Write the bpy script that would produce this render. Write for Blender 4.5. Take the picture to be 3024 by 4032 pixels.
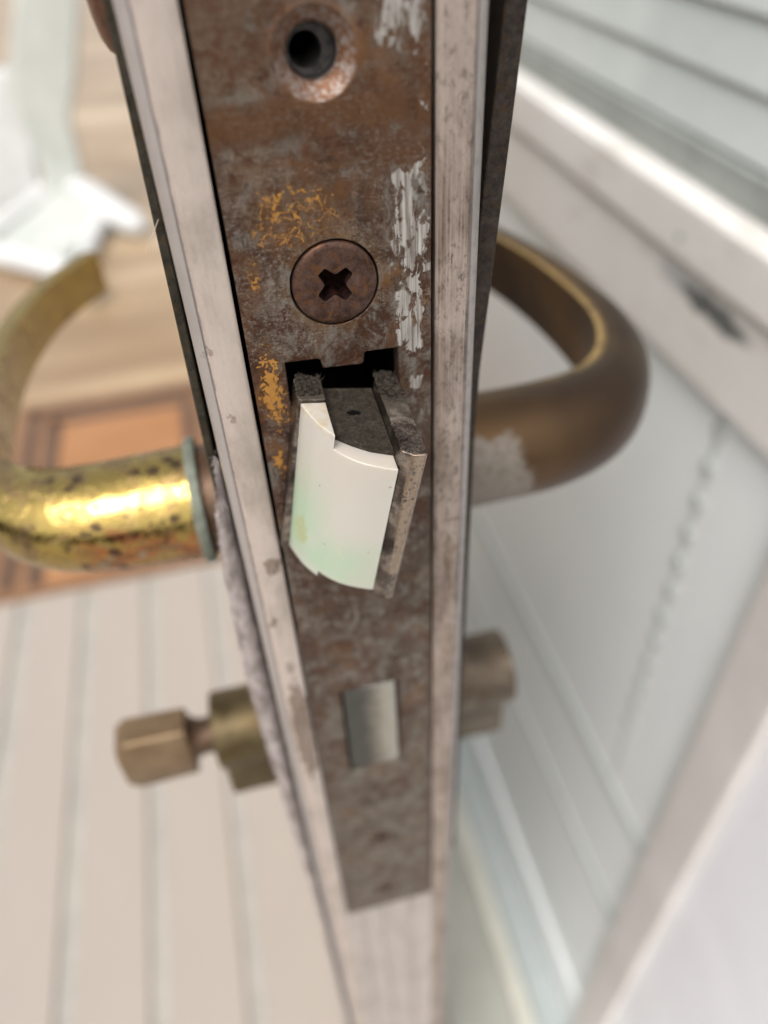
import bpy, bmesh, math, random
from mathutils import Vector, Matrix
random.seed(7)
R = math.radians
SC = bpy.context.scene
for o in list(bpy.data.objects):
    bpy.data.objects.remove(o)

# ------------------------------------------------------------------ camera
K = 0.001                                             # all sizes below are in millimetres
cam = bpy.data.cameras.new('camera')
camo = bpy.data.objects.new('camera', cam)
SC.collection.objects.link(camo)
right = Vector((0.971059, -0.235532, -0.039615))
up = Vector((0.187398, 0.648524, 0.737766))
fwd = Vector((0.148076, 0.723838, -0.673893))
m = Matrix((right, up, -fwd)).transposed().to_4x4()
m.translation = Vector((-11.1166, -72.0675, 34.9976)) * K
camo.matrix_world = m
cam.sensor_fit = 'VERTICAL'
cam.sensor_height = 36
cam.sensor_width = 27
cam.lens = 27.036
cam.clip_start = 0.005
cam.clip_end = 200
cam.dof.use_dof = True
cam.dof.focus_distance = 0.0795
cam.dof.aperture_fstop = 12.2
SC.camera = camo

# ------------------------------------------------------------------ world, sun, exposure
SUN_EL, SUN_AZ = R(58), R(214)
world = bpy.data.worlds.new('World')
SC.world = world
world.use_nodes = True
wn = world.node_tree
wn.nodes.clear()
sky = wn.nodes.new('ShaderNodeTexSky')
sky.sky_type = 'NISHITA'
sky.sun_disc = False
sky.sun_elevation = SUN_EL
sky.sun_rotation = SUN_AZ
sky.dust_density = 4.0
sky.air_density = 1.0
sky.ozone_density = 1.0
hs = wn.nodes.new('ShaderNodeHueSaturation')          # thin white overcast
hs.inputs['Saturation'].default_value = 0.24
bg = wn.nodes.new('ShaderNodeBackground')
bg.inputs['Strength'].default_value = 0.15
wo = wn.nodes.new('ShaderNodeOutputWorld')
wn.links.new(sky.outputs[0], hs.inputs['Color'])
wn.links.new(hs.outputs[0], bg.inputs['Color'])
wn.links.new(bg.outputs[0], wo.inputs['Surface'])
sl = bpy.data.lights.new('sun', 'SUN')
sl.energy = 1.2
sl.angle = R(32)
sl.color = (1.0, 0.95, 0.89)
so = bpy.data.objects.new('sun', sl)
SC.collection.objects.link(so)
sd = Vector((math.sin(SUN_AZ) * math.cos(SUN_EL), math.cos(SUN_AZ) * math.cos(SUN_EL), math.sin(SUN_EL)))
so.rotation_euler = (-sd).to_track_quat('-Z', 'Y').to_euler()
vs = SC.view_settings
vs.view_transform = 'Standard'
vs.look = 'None'
vs.gamma = 1
vs.exposure = 0.70
SC.render.engine = 'CYCLES'
SC.cycles.use_denoising = True
SC.cycles.max_bounces = 8


# ------------------------------------------------------------------ material node helper
class G:
    def __init__(s, name):
        s.mat = bpy.data.materials.new(name)
        s.mat.use_nodes = True
        s.nt = s.mat.node_tree
        s.b = s.nt.nodes['Principled BSDF']
        s._p = None

    def put(s, sock, v):
        if isinstance(v, bpy.types.NodeSocket):
            s.nt.links.new(v, sock)
        elif v is not None:
            if isinstance(v, (tuple, list)) and len(v) == 3 and sock.type == 'RGBA':
                v = (*v, 1)
            sock.default_value = v

    def node(s, t, props=None, **inp):
        n = s.nt.nodes.new(t)
        for k, v in (props or {}).items():
            setattr(n, k, v)
        for k, v in inp.items():
            s.put(n.inputs[k.replace('_', ' ')], v)
        return n

    def pos(s):                                        # object coordinates in millimetres
        if s._p is None:
            tc = s.nt.nodes.new('ShaderNodeTexCoord')
            v = s.node('ShaderNodeVectorMath', {'operation': 'SCALE'})
            s.nt.links.new(tc.outputs['Object'], v.inputs[0])
            v.inputs['Scale'].default_value = 1000
            s._p = v.outputs[0]
        return s._p

    def xyz(s):
        n = s.node('ShaderNodeSeparateXYZ')
        s.put(n.inputs[0], s.pos())
        return n.outputs[0], n.outputs[1], n.outputs[2]

    def stretch(s, v, sc, loc=(0, 0, 0)):
        n = s.node('ShaderNodeMapping')
        s.put(n.inputs['Vector'], v)
        n.inputs['Scale'].default_value = sc
        n.inputs['Location'].default_value = loc
        return n.outputs[0]

    def noise(s, scale, detail=5, rough=.6, dist=0, v=None, col=False):
        n = s.node('ShaderNodeTexNoise')
        s.put(n.inputs['Vector'], v if v is not None else s.pos())
        n.inputs['Scale'].default_value = scale
        n.inputs['Detail'].default_value = detail
        n.inputs['Roughness'].default_value = rough
        n.inputs['Distortion'].default_value = dist
        return n.outputs['Color' if col else 'Fac']

    def vor(s, scale, feat='F1', v=None, rnd=1):
        n = s.node('ShaderNodeTexVoronoi', {'feature': feat})
        s.put(n.inputs['Vector'], v if v is not None else s.pos())
        n.inputs['Scale'].default_value = scale
        n.inputs['Randomness'].default_value = rnd
        return n.outputs['Distance']

    def m(s, op, a, b=None, c=None, clamp=False):
        n = s.node('ShaderNodeMath', {'operation': op, 'use_clamp': clamp})
        s.put(n.inputs[0], a)
        if b is not None:
            s.put(n.inputs[1], b)
        if c is not None:
            s.put(n.inputs[2], c)
        return n.outputs[0]

    def st(s, v, lo, hi):                              # smooth threshold
        n = s.node('ShaderNodeMapRange', {'interpolation_type': 'SMOOTHSTEP'})
        s.put(n.inputs['Value'], v)
        n.inputs['From Min'].default_value = lo
        n.inputs['From Max'].default_value = hi
        return n.outputs[0]

    def ramp(s, v, stops):
        n = s.node('ShaderNodeValToRGB')
        s.put(n.inputs[0], v)
        e = n.color_ramp.elements
        while len(e) < len(stops):
            e.new(.5)
        for i, (p, c) in enumerate(stops):
            e[i].position = p
            e[i].color = (*c, 1) if len(c) == 3 else c
        return n.outputs[0]

    def mix(s, f, a, b, blend='MIX'):
        n = s.node('ShaderNodeMix', {'data_type': 'RGBA', 'blend_type': blend})
        s.put(n.inputs[0], f)
        s.put(n.inputs[6], a)
        s.put(n.inputs[7], b)
        return n.outputs[2]

    def fmix(s, f, a, b):
        n = s.node('ShaderNodeMix', {'data_type': 'FLOAT'})
        s.put(n.inputs[0], f)
        s.put(n.inputs[2], a)
        s.put(n.inputs[3], b)
        return n.outputs[0]

    def warp(s, amount, scale, detail=4):              # position with ragged noise added
        c = s.noise(scale, detail, .65, col=True)
        a = s.node('ShaderNodeVectorMath', {'operation': 'SUBTRACT'})
        s.put(a.inputs[0], c)
        a.inputs[1].default_value = (.5, .5, .5)
        b = s.node('ShaderNodeVectorMath', {'operation': 'MULTIPLY_ADD'})
        s.put(b.inputs[0], a.outputs[0])
        b.inputs[1].default_value = (amount,) * 3
        s.put(b.inputs[2], s.pos())
        return b.outputs[0]

    def blob(s, v, c, r):                              # 1 at the centre, 0 at radius, ellipsoid
        a = s.node('ShaderNodeVectorMath', {'operation': 'SUBTRACT'})
        s.put(a.inputs[0], v)
        a.inputs[1].default_value = c
        b = s.node('ShaderNodeVectorMath', {'operation': 'DIVIDE'})
        s.put(b.inputs[0], a.outputs[0])
        b.inputs[1].default_value = r
        l = s.node('ShaderNodeVectorMath', {'operation': 'LENGTH'})
        s.put(l.inputs[0], b.outputs[0])
        return s.m('SUBTRACT', 1, l.outputs['Value'], clamp=True)

    def boxm(s, v, c, r):                              # 1 inside, falls to 0 outside a box
        a = s.node('ShaderNodeVectorMath', {'operation': 'SUBTRACT'})
        s.put(a.inputs[0], v)
        a.inputs[1].default_value = c
        b = s.node('ShaderNodeVectorMath', {'operation': 'DIVIDE'})
        s.put(b.inputs[0], a.outputs[0])
        b.inputs[1].default_value = r
        d = s.node('ShaderNodeVectorMath', {'operation': 'ABSOLUTE'})
        s.put(d.inputs[0], b.outputs[0])
        q = s.node('ShaderNodeSeparateXYZ')
        s.put(q.inputs[0], d.outputs[0])
        mx = s.m('MAXIMUM', q.outputs[0], q.outputs[2])
        n = s.node('ShaderNodeMapRange', {'interpolation_type': 'SMOOTHSTEP'})
        s.put(n.inputs['Value'], mx)
        n.inputs['From Min'].default_value = .6
        n.inputs['From Max'].default_value = 1.3
        n.inputs['To Min'].default_value = 1
        n.inputs['To Max'].default_value = 0
        return n.outputs[0]

    def mx(s, *a):
        r = a[0]
        for b in a[1:]:
            r = s.m('MAXIMUM', r, b)
        return r

    def bump(s, h, strength=.3, dist=.1):
        n = s.node('ShaderNodeBump')
        n.inputs['Strength'].default_value = strength
        n.inputs['Distance'].default_value = dist * K
        s.put(n.inputs['Height'], h)
        s.nt.links.new(n.outputs[0], s.b.inputs['Normal'])

    def done(s, col=None, rough=None, metal=None, **kw):
        s.put(s.b.inputs['Base Color'], col)
        s.put(s.b.inputs['Roughness'], rough)
        s.put(s.b.inputs['Metallic'], metal)
        for k, v in kw.items():
            s.put(s.b.inputs[k.replace('_', ' ')], v)
        return s.mat


# ------------------------------------------------------------------ materials
def mat_faceplate():
    g = G('corroded_brass_faceplate')
    x, y, z = g.xyz()
    big = g.noise(.13, 3, .6, .6)
    mid = g.noise(.55, 6, .72, .4)
    fine = g.noise(3.2, 4, .75)
    t = g.m('ADD', g.m('MULTIPLY', big, .40), g.m('ADD', g.m('MULTIPLY', mid, .42), g.m('MULTIPLY', fine, .30)))
    base = g.ramp(t, [(.43, (.024, .011, .007)), (.51, (.050, .026, .016)), (.575, (.080, .052, .037)), (.64, (.150, .118, .093)), (.72, (.220, .192, .160))])
    # reddish-brown rust clouds
    rn = g.noise(.23, 5, .65, .8, v=g.stretch(g.pos(), (1, 1, .8), (31, 3, 7)))
    base = g.mix(g.m('MULTIPLY', g.st(rn, .47, .62), .75), base, (.085, .038, .018))
    on = g.noise(.16, 4, .6, .5, v=g.stretch(g.pos(), (1, 1, 1), (5, 9, 44)))
    base = g.mix(g.m('MULTIPLY', g.st(on, .58, .70), .65), base, (.150, .066, .020))
    # greenish grey patina in the upper corner and low down
    gn = g.noise(.35, 5, .7, .3, v=g.stretch(g.pos(), (1, 1, 1), (17, 0, 3)))
    lowz = g.st(z, -60, -115)
    patz = g.mx(g.m('MULTIPLY', lowz, .62), g.m('MULTIPLY', g.blob(g.warp(3, .4), (-7.5, 0, 19), (4, 9, 9)), 1.0))
    base = g.mix(g.m('MULTIPLY', g.st(gn, .40, .60), patz), base, (.165, .150, .115))
    # rusty band across the plate under the open hole
    wv = g.warp(2.2, .5)
    band = g.boxm(wv, (0, 0, 15.6), (14, 9, 1.5))
    bandn = g.noise(.5, 5, .7, 0, v=g.stretch(g.pos(), (.35, 1, 2.4)))
    base = g.mix(g.m('MULTIPLY', band, g.st(bandn, .30, .60)), base, (.115, .051, .018))
    base = g.mix(g.m('MULTIPLY', g.boxm(wv, (0, 0, 13.9), (14, 9, .5)), .6), base, (.075, .036, .022))
    # rust ring round the countersunk hole and below the screw
    for c, r0, r1, col, k in (((-.14, 0, 20.2), 3.3, 4.6, (.205, .098, .045), .85), ((-.2, 0, 0), 4.2, 6.4, (.128, .070, .028), .55)):
        d = g.node('ShaderNodeVectorMath', {'operation': 'DISTANCE'})
        g.put(d.inputs[0], g.warp(1.2, .6))
        d.inputs[1].default_value = c
        ring = g.m('SUBTRACT', 1, g.st(d.outputs['Value'], r0, r1))
        base = g.mix(g.m('MULTIPLY', ring, k), base, col)
    # bare grey metal worn through in patches, brushed lengthwise
    bare = g.noise(.34, 6, .72, .7, v=g.stretch(g.pos(), (1, 1, .7), (41, 3, 23)))
    brsh = g.noise(2.4, 3, .6, 0, v=g.stretch(g.pos(), (1, 1, .06), (3, 1, 2)))
    bm_ = g.m('MULTIPLY', g.st(bare, .50, .62), g.st(brsh, .25, .6))
    base = g.mix(g.m('MULTIPLY', bm_, .9), base, (.190, .170, .146))
    rb = g.noise(.28, 6, .75, .9, v=g.stretch(g.pos(), (1, 1, 1), (71, 13, 3)))
    base = g.mix(g.m('MULTIPLY', g.st(rb, .51, .61), .88), base, (.050, .018, .008))
    base = g.mix(g.m('MULTIPLY', band, g.m('MULTIPLY', g.st(bandn, .25, .55), .75)), base, (.080, .036, .014))
    base = g.mix(g.m('MULTIPLY', g.boxm(wv, (0, 0, 11.6), (9, 9, .8)), g.m('MULTIPLY', g.st(bandn, .4, .6), .6)), base, (.11, .05, .017))
    upz = g.st(z, 7, 13)
    loz = g.st(z, -34, -46)
    bn1 = g.noise(.11, 4, .55, .8, v=g.stretch(g.pos(), (1, 1, 1), (13, 8, 61)))
    base = g.mix(g.m('MULTIPLY', g.m('MULTIPLY', upz, g.st(bn1, .36, .56)), .6), base, (.092, .043, .020))
    bn2 = g.noise(.21, 7, .72, .6, v=g.stretch(g.pos(), (1, 1, .8), (53, 8, 11)))
    base = g.mix(g.m('MULTIPLY', g.m('MULTIPLY', loz, g.st(bn2, .48, .62)), .5), base, (.165, .150, .122))
    base = g.mix(g.m('MULTIPLY', g.m('MULTIPLY', loz, g.st(bn2, .47, .34)), .6), base, (.070, .034, .016))
    # pale speckles
    sp = g.noise(2.1, 5, .82, .3, v=g.stretch(g.pos(), (.8, 1, 1.3), (3, 0, 8)))
    zone = g.st(g.noise(.22, 3, .6, .5, v=g.stretch(g.pos(), (1, 1, 1), (2, 6, 19))), .38, .58)
    base = g.mix(g.m('MULTIPLY', g.m('MULTIPLY', g.st(sp, .50, .66), zone), g.m('SUBTRACT', .85, g.m('MULTIPLY', g.mx(upz, loz), .45))), base, (.235, .195, .170))
    dk = g.noise(1.7, 5, .8, .2, v=g.stretch(g.pos(), (1, 1, 1.2), (13, 2, 5)))
    base = g.mix(g.m('MULTIPLY', g.st(dk, .54, .70), .65), base, (.030, .016, .011))
    # yellow lacquer remains: crackled threads and blotches with holes
    w2 = g.warp(1.5, .7, 5)
    rid = g.m('ABSOLUTE', g.m('SUBTRACT', g.noise(.62, 3, .55, .8, v=w2), .5))
    rid2 = g.m('ABSOLUTE', g.m('SUBTRACT', g.noise(1.1, 2, .5, 1.0, v=g.stretch(w2, (1, 1, 1), (9, 2, 4))), .5))
    thr = g.m('SUBTRACT', 1, g.st(g.m('MINIMUM', rid, g.m('ADD', rid2, .013)), .012, .022))
    reg = g.mx(g.blob(wv, (-3.2, 0, 7.2), (6.3, 9, 4.6)), g.m('MULTIPLY', g.blob(wv, (-8.1, 0, 2.0), (1.2, 9, 3.2)), .8))
    y1 = g.m('MULTIPLY', thr, g.st(g.m('ADD', reg, g.m('MULTIPLY', g.noise(.5, 3), .9)), .80, .88))
    reg2 = g.mx(g.blob(wv, (-8.0, 0, -11.0), (1.75, 9, 7.5)), g.blob(wv, (-8.5, 0, -21), (1.1, 9, 2.5)))
    hol = g.noise(1.6, 4, .62, 1.2, v=g.stretch(g.pos(), (1, 1, .8), (2, 0, 12)))
    y2 = g.st(g.m('ADD', g.m('MULTIPLY', reg2, .34), hol), .675, .70)
    y2 = g.m('MULTIPLY', y2, g.st(reg2, .02, .14))
    yel = g.mx(y1, y2)
    base = g.mix(g.m('MULTIPLY', g.st(g.mx(reg, reg2), .05, .5), .45), base, (.115, .052, .018))
    base = g.mix(yel, base, g.mix(g.noise(1.2, 3), (.40, .195, .040), (.25, .110, .025)))
    # silver scraped paint along the right margin
    w3 = g.warp(3.0, .55, 6)
    reg3 = g.mx(g.boxm(w3, (7.2, 0, 24.0), (2.9, 9, 5.6)),
                g.m('MULTIPLY', g.boxm(w3, (9.35, 0, 13.0), (.75, 9, 9.0)), .78),
                g.boxm(w3, (7.7, 0, 5.4), (2.3, 9, 6.6)),
                g.boxm(w3, (7.55, 0, -4.4), (1.7, 9, 6.0)),
                g.boxm(w3, (8.1, 0, -13.2), (1.0, 9, .8)),
                g.m('MULTIPLY', g.boxm(w3, (8.95, 0, -16.2), (.55, 9, 2.3)), .9),
                g.m('MULTIPLY', g.boxm(w3, (9.4, 0, -36), (1.0, 9, 16)), .55))
    hl = g.noise(.75, 6, .68, .6, v=g.stretch(g.pos(), (1.1, 1, .5), (7, 0, 5)))
    sil = g.st(g.m('SUBTRACT', reg3, g.m('MULTIPLY', g.m('SUBTRACT', 1, hl), 1.5)), .17, .23)
    strk = g.noise(2.6, 3, .6, 0, v=g.stretch(g.pos(), (1, 1, .05)))
    scol = g.ramp(strk, [(.3, (.19, .172, .150)), (.5, (.33, .305, .275)), (.72, (.46, .435, .405))])
    base = g.mix(g.m('MULTIPLY', sil, g.m('ADD', .35, g.m('MULTIPLY', g.st(strk, .30, .56), .65))), base, scol)
    # scratches
    sc = g.noise(2.0, 2, .5, 0, v=g.stretch(g.pos(), (.05, 1, 3)))
    base = g.mix(g.m('MULTIPLY', g.st(sc, .70, .74), .22), base, (.33, .27, .22))
    g.bump(g.m('ADD', g.m('ADD', g.m('MULTIPLY', fine, .5), g.m('ADD', mid, g.m('MULTIPLY', sp, .5))), g.m('MULTIPLY', g.mx(sil, yel), .7)), .75, .10)
    rough = g.fmix(sil, g.fmix(bm_, g.fmix(g.st(mid, .35, .65), .36, .58), .32), .42)
    return g.done(base, rough, g.fmix(yel, g.fmix(bm_, .35, .7), 0), Specular_IOR_Level=.25)


def mat_rust(name, dark, lite, orange, scale=1.0, metal=.3, rough=.55):
    g = G(name)
    a = g.noise(.55 * scale, 6, .7, .4)
    f = g.noise(3.0 * scale, 4, .75)
    t = g.m('ADD', g.m('MULTIPLY', a, .7), g.m('MULTIPLY', f, .3))
    c = g.ramp(t, [(.36, dark), (.52, lite), (.66, tuple(min(1, v * 1.7) for v in lite))])
    o = g.noise(.8 * scale, 5, .7, .5, v=g.stretch(g.pos(), (1, 1, 1), (11, 4, 2)))
    c = g.mix(g.m('MULTIPLY', g.st(o, .50, .66), .8), c, orange)
    g.bump(t, .6, .12)
    return g.done(c, g.fmix(a, rough - .12, rough + .12), metal, Specular_IOR_Level=.25)


def mat_strip(name, base, dirt, amount, wear, metal=.55, rough=.36, patch=None, tint=(.20, .13, .085)):
    g = G(name)
    a = g.noise(.16, 5, .65, .3, v=g.stretch(g.pos(), (1, 1, .45)))
    f = g.noise(1.1, 6, .78, .2, v=g.stretch(g.pos(), (1, 1, .5)))
    sp = g.noise(2.2, 3, .7)
    c = g.mix(g.m('MULTIPLY', g.st(a, .42, .68), amount), base, dirt)
    c = g.mix(g.m('MULTIPLY', g.st(f, .48, .66), min(1, wear)), c, tuple(v * .62 for v in dirt))
    gl = g.noise(3.0, 2, .5, 0, v=g.stretch(g.pos(), (1, 1, .02)))
    c = g.mix(g.m('MULTIPLY', g.st(gl, .42, .66), .22 * wear + .05), c, tuple(min(1, v * 1.35) for v in base))
    dots = g.m('SUBTRACT', 1, g.st(g.vor(.16, 'F1', v=g.warp(.8, 1.2)), .035, .055))
    dk = g.noise(.05, 2, .5, 0, v=g.stretch(g.pos(), (1, 1, 1), (4, 5, 6)))
    c = g.mix(g.m('MULTIPLY', g.m('MULTIPLY', dots, g.st(dk, .45, .55)), .85), c, (.10, .065, .04))
    c = g.mix(g.m('MULTIPLY', g.st(sp, .69, .74), .55), c, (.22, .16, .12))
    for (cc, rr, k) in (patch or []):
        pm = g.blob(g.warp(2.6, .55, 5), cc, rr)
        c = g.mix(g.m('MULTIPLY', g.st(g.m('ADD', pm, g.m('MULTIPLY', g.m('SUBTRACT', f, .5), 1.1)), .22, .36), g.m('MULTIPLY', g.m('ADD', .45, g.m('MULTIPLY', g.st(sp, .34, .60), .55)), k)), c, g.mix(a, tint, tuple(v * .5 for v in tint)))
    ax = g.m('ABSOLUTE', g.xyz()[0])
    axn = g.m('ADD', ax, g.m('MULTIPLY', g.m('SUBTRACT', f, .5), .5))
    c = g.mix(g.m('MULTIPLY', g.st(axn, 13.90, 14.05), .7), c, g.mix(g.st(ax, 14.12, 14.25), (.15, .137, .140), (.30, .28, .27)))
    g.bump(g.m('ADD', f, g.m('MULTIPLY', sp, .4)), .08 + .4 * wear, .06)
    return g.done(c, g.fmix(g.st(f, .35, .7), rough - .06, rough + .2), metal)


def mat_brass_shiny():
    g = G('polished_brass')
    x, y, z = g.xyz()
    w = g.warp(1.2, .5)
    c = g.mix(g.noise(.12, 4), (.46, .33, .10), (.36, .255, .075))
    tarn = g.noise(.17, 5, .7, .6)
    t1 = g.m('MULTIPLY', g.st(tarn, .50, .60), .75)
    c = g.mix(t1, c, (.26, .17, .085))
    # copper-orange reflection painted into the underside near the collar
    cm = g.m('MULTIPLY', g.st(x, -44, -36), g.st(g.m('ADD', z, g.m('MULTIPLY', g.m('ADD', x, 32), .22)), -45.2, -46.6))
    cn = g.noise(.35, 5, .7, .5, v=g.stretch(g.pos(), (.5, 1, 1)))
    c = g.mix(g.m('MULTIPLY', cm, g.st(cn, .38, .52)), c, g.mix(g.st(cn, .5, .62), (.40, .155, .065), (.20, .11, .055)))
    gm = g.m('MULTIPLY', g.boxm(w, (-36, 30, -51), (12, 30, 1.2)), g.st(g.noise(.4, 3, v=g.stretch(g.pos(), (1, 1, 1), (8, 8, 8))), .52, .6))
    c = g.mix(g.m('MULTIPLY', gm, .6), c, (.33, .40, .30))
    d1 = g.vor(.24, 'F1', v=g.warp(2.6, .7, 5))
    d2 = g.vor(.55, 'F1', v=g.warp(1.3, 1.0, 5))
    near = g.st(x, -62, -36)
    dots = g.mx(g.m('SUBTRACT', 1, g.st(d1, .20, .27)), g.m('MULTIPLY', g.m('SUBTRACT', 1, g.st(d2, .16, .24)), g.st(tarn, .40, .5)))
    dots = g.m('MULTIPLY', dots, g.m('ADD', g.m('MULTIPLY', near, .75), .2, clamp=True))
    c = g.mix(dots, c, (.085, .055, .035))
    far = g.st(y, 70, 105)
    c = g.mix(g.m('MULTIPLY', far, .5), c, (.46, .32, .10))
    pl = g.noise(.33, 6, .75, 1.0, v=g.stretch(g.pos(), (.7, 1, 1), (21, 7, 9)))
    pm = g.m('MULTIPLY', g.st(pl, .53, .62), .8)
    c = g.mix(pm, c, g.mix(g.st(pl, .6, .68), (.30, .19, .09), (.15, .085, .055)))
    bad = g.mx(t1, dots, pm)
    g.bump(g.m('ADD', g.m('MULTIPLY', g.noise(.13, 3), 3.5), g.m('SUBTRACT', g.noise(.5, 4), g.m('MULTIPLY', bad, .6))), .5, .16)
    return g.done(c, g.fmix(far, g.fmix(bad, .12, .46), .26), .96)


def mat_brass_dull():
    g = G('tarnished_brass')
    x, y, z = g.xyz()
    a = g.noise(.03, 3, .5, .3)
    f = g.noise(1.2, 5, .7)
    c = g.ramp(a, [(.35, (.058, .034, .020)), (.52, (.100, .057, .026)), (.68, (.165, .086, .030))])
    c = g.mix(g.m('MULTIPLY', g.st(f, .5, .7), .12), c, (.13, .10, .075))
    # pale worn plating near the door
    w = g.node('ShaderNodeSeparateXYZ')
    g.put(w.inputs[0], g.warp(7, .28, 6))
    edge = g.m('ADD', w.outputs[0], g.m('MULTIPLY', w.outputs[2], .33))
    edge = g.m('ADD', edge, g.m('MULTIPLY', g.m('SUBTRACT', f, .5), 5))
    pale = g.m('MULTIPLY', g.m('SUBTRACT', 1, g.st(edge, 16.4, 18.0)), g.m('ADD', .55, g.m('MULTIPLY', g.st(f, .35, .6), .45)))
    top = g.st(w.outputs[2], -41.5, -43.5)
    pale = g.m('MULTIPLY', pale, top)
    c = g.mix(pale, c, g.mix(f, (.185, .158, .130), (.27, .238, .205)))
    at = g.node('ShaderNodeAttribute', {'attribute_name': 'wear'})
    wr = g.m('MULTIPLY', at.outputs['Fac'], g.st(g.noise(.25, 3), .25, .5))
    c = g.mix(wr, c, (.95, .62, .22))
    g.bump(g.m('ADD', f, g.m('MULTIPLY', pale, 1.5)), .3, .08)
    return g.done(c, g.fmix(wr, g.fmix(pale, .38, .6), .26), g.fmix(pale, .75, .4))


def mat_simple(name, c0, c1, scale=.2, rough=.5, metal=0, bump=.2, det=5, st=(1, 1, 1), **kw):
    g = G(name)
    a = g.noise(scale, det, .65, .3, v=g.stretch(g.pos(), st))
    f = g.noise(scale * 9, 3, .7)
    c = g.mix(g.st(g.m('ADD', g.m('MULTIPLY', a, .75), g.m('MULTIPLY', f, .25)), .38, .64), c0, c1)
    if bump:
        g.bump(g.m('ADD', a, g.m('MULTIPLY', f, .4)), bump, .5 / max(scale, .05) * .02)
    return g.done(c, g.fmix(a, max(.05, rough - .1), rough + .1), metal, **kw)


def mat_nylon():
    g = G('aged_white_nylon')
    x, y, z = g.xyz()
    gr = g.noise(.11, 3, .5, .2)
    low = g.mx(g.m('MULTIPLY', g.st(z, -12, -20), .9), g.m('MULTIPLY', g.st(x, -1.5, -5.5), g.st(z, -3, -12)))
    low = g.m('MULTIPLY', low, g.m('SUBTRACT', 1, g.m('MULTIPLY', g.st(z, -20.5, -23), .6)))
    c = g.mix(g.m('MULTIPLY', low, g.m('ADD', g.st(gr, .30, .65), .42, clamp=True)), (.455, .428, .378), (.325, .430, .300))
    cl = g.noise(.09, 3, .5, .3, v=g.stretch(g.pos(), (1, 1, .8), (7, 2, 5)))
    c = g.mix(g.m('MULTIPLY', g.st(cl, .40, .62), .4), c, (.455, .395, .345))
    ed = g.m('MULTIPLY', g.noise(.8, 5, .7), g.st(z, -3.6, -.3))
    c = g.mix(g.m('MULTIPLY', g.st(ed, .42, .70), .6), c, (.40, .30, .17))
    d = g.m('SUBTRACT', 1, g.st(g.vor(.42, v=g.warp(.9, 1.3)), .055, .085))
    keep = g.st(g.noise(.22, 3, .5, 0, v=g.stretch(g.pos(), (1, 1, 1), (3, 1, 2))), .50, .58)
    c = g.mix(g.m('MULTIPLY', g.m('MULTIPLY', d, keep), .8), c, (.20, .13, .07))
    mo = g.m('MULTIPLY', g.blob(g.warp(2.2, .7), (-4.9, -5.5, -18), (1.6, 5, 5.5)), g.noise(1.6, 4, .8))
    c = g.mix(g.m('MULTIPLY', g.st(mo, .25, .36), .6), c, (.33, .34, .12))
    sm = g.noise(.28, 4, .6, .4, v=g.stretch(g.pos(), (1, 1, .7), (6, 2, 1)))
    c = g.mix(g.m('MULTIPLY', g.st(sm, .55, .75), .25), c, (.62, .52, .38))
    scr = g.noise(1.5, 3, .6, 0, v=g.stretch(g.pos(), (1.4, 1, .25)))
    g.bump(g.noise(.5, 3), .10, .08)
    return g.done(c, g.fmix(g.st(scr, .58, .72), .16, .24), 0, Coat_Weight=.25, Coat_Roughness=.08, Subsurface_Weight=.5, Subsurface_Scale=.002, Subsurface_Radius=(1, .9, .7), Specular_IOR_Level=.5)


def mat_cheek():
    g = G('worn_bolt_metal')
    x, y, z = g.xyz()
    a = g.noise(.35, 4, .6, .3)
    f = g.noise(3, 4, .75)
    metal = g.ramp(g.m('ADD', g.m('MULTIPLY', a, .82), g.m('MULTIPLY', f, .18)), [(.38, (.048, .039, .034)), (.50, (.135, .110, .093)), (.62, (.36, .305, .26))])
    # brassy polished nose with pits
    nose = g.m('MULTIPLY', g.st(y, -12.55, -12.8), g.st(g.m('ADD', x, g.m('MULTIPLY', z, .035)), 3.75, 4.0))
    strk = g.noise(1.6, 3, .6, 0, v=g.stretch(g.pos(), (1, 1, .12)))
    brass = g.mix(strk, (.20, .142, .102), (.46, .355, .27))
    rub = g.st(g.m('ADD', g.m('MULTIPLY', g.noise(.3, 4, .7), .8), g.m('MULTIPLY', z, .012)), .12, .20)
    pits = g.mx(g.m('SUBTRACT', 1, g.st(g.vor(1.1, v=g.warp(.4, 1.5)), .16, .26)), g.m('SUBTRACT', 1, g.st(g.vor(2.3, v=g.warp(.3, 2)), .14, .22)), g.st(g.noise(1.3, 4, .7), .56, .66))
    bk = g.m('MULTIPLY', g.m('MULTIPLY', nose, rub), g.m('SUBTRACT', 1, g.m('MULTIPLY', pits, .85)))
    c = g.mix(bk, metal, brass)
    # dust and lint on the upper faces
    geo = g.node('ShaderNodeNewGeometry')
    q = g.node('ShaderNodeSeparateXYZ')
    g.put(q.inputs[0], geo.outputs['Normal'])
    upn = g.st(q.outputs[2], .45, .8)
    back = g.st(g.m('ADD', y, g.m('MULTIPLY', g.noise(.9, 4, .8), 5)), -5.2, -1.5)
    dust = g.m('MULTIPLY', upn, g.m('MAXIMUM', back, g.m('MULTIPLY', g.st(f, .50, .62), .35)))
    c = g.mix(dust, c, g.mix(f, (.022, .018, .014), (.085, .071, .055)))
    g.bump(g.m('ADD', f, g.m('MULTIPLY', pits, -.6)), .5, .12)
    return g.done(c, g.fmix(dust, .27, .95), g.fmix(dust, .92, 0), Specular_IOR_Level=g.fmix(dust, .4, .08))


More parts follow.
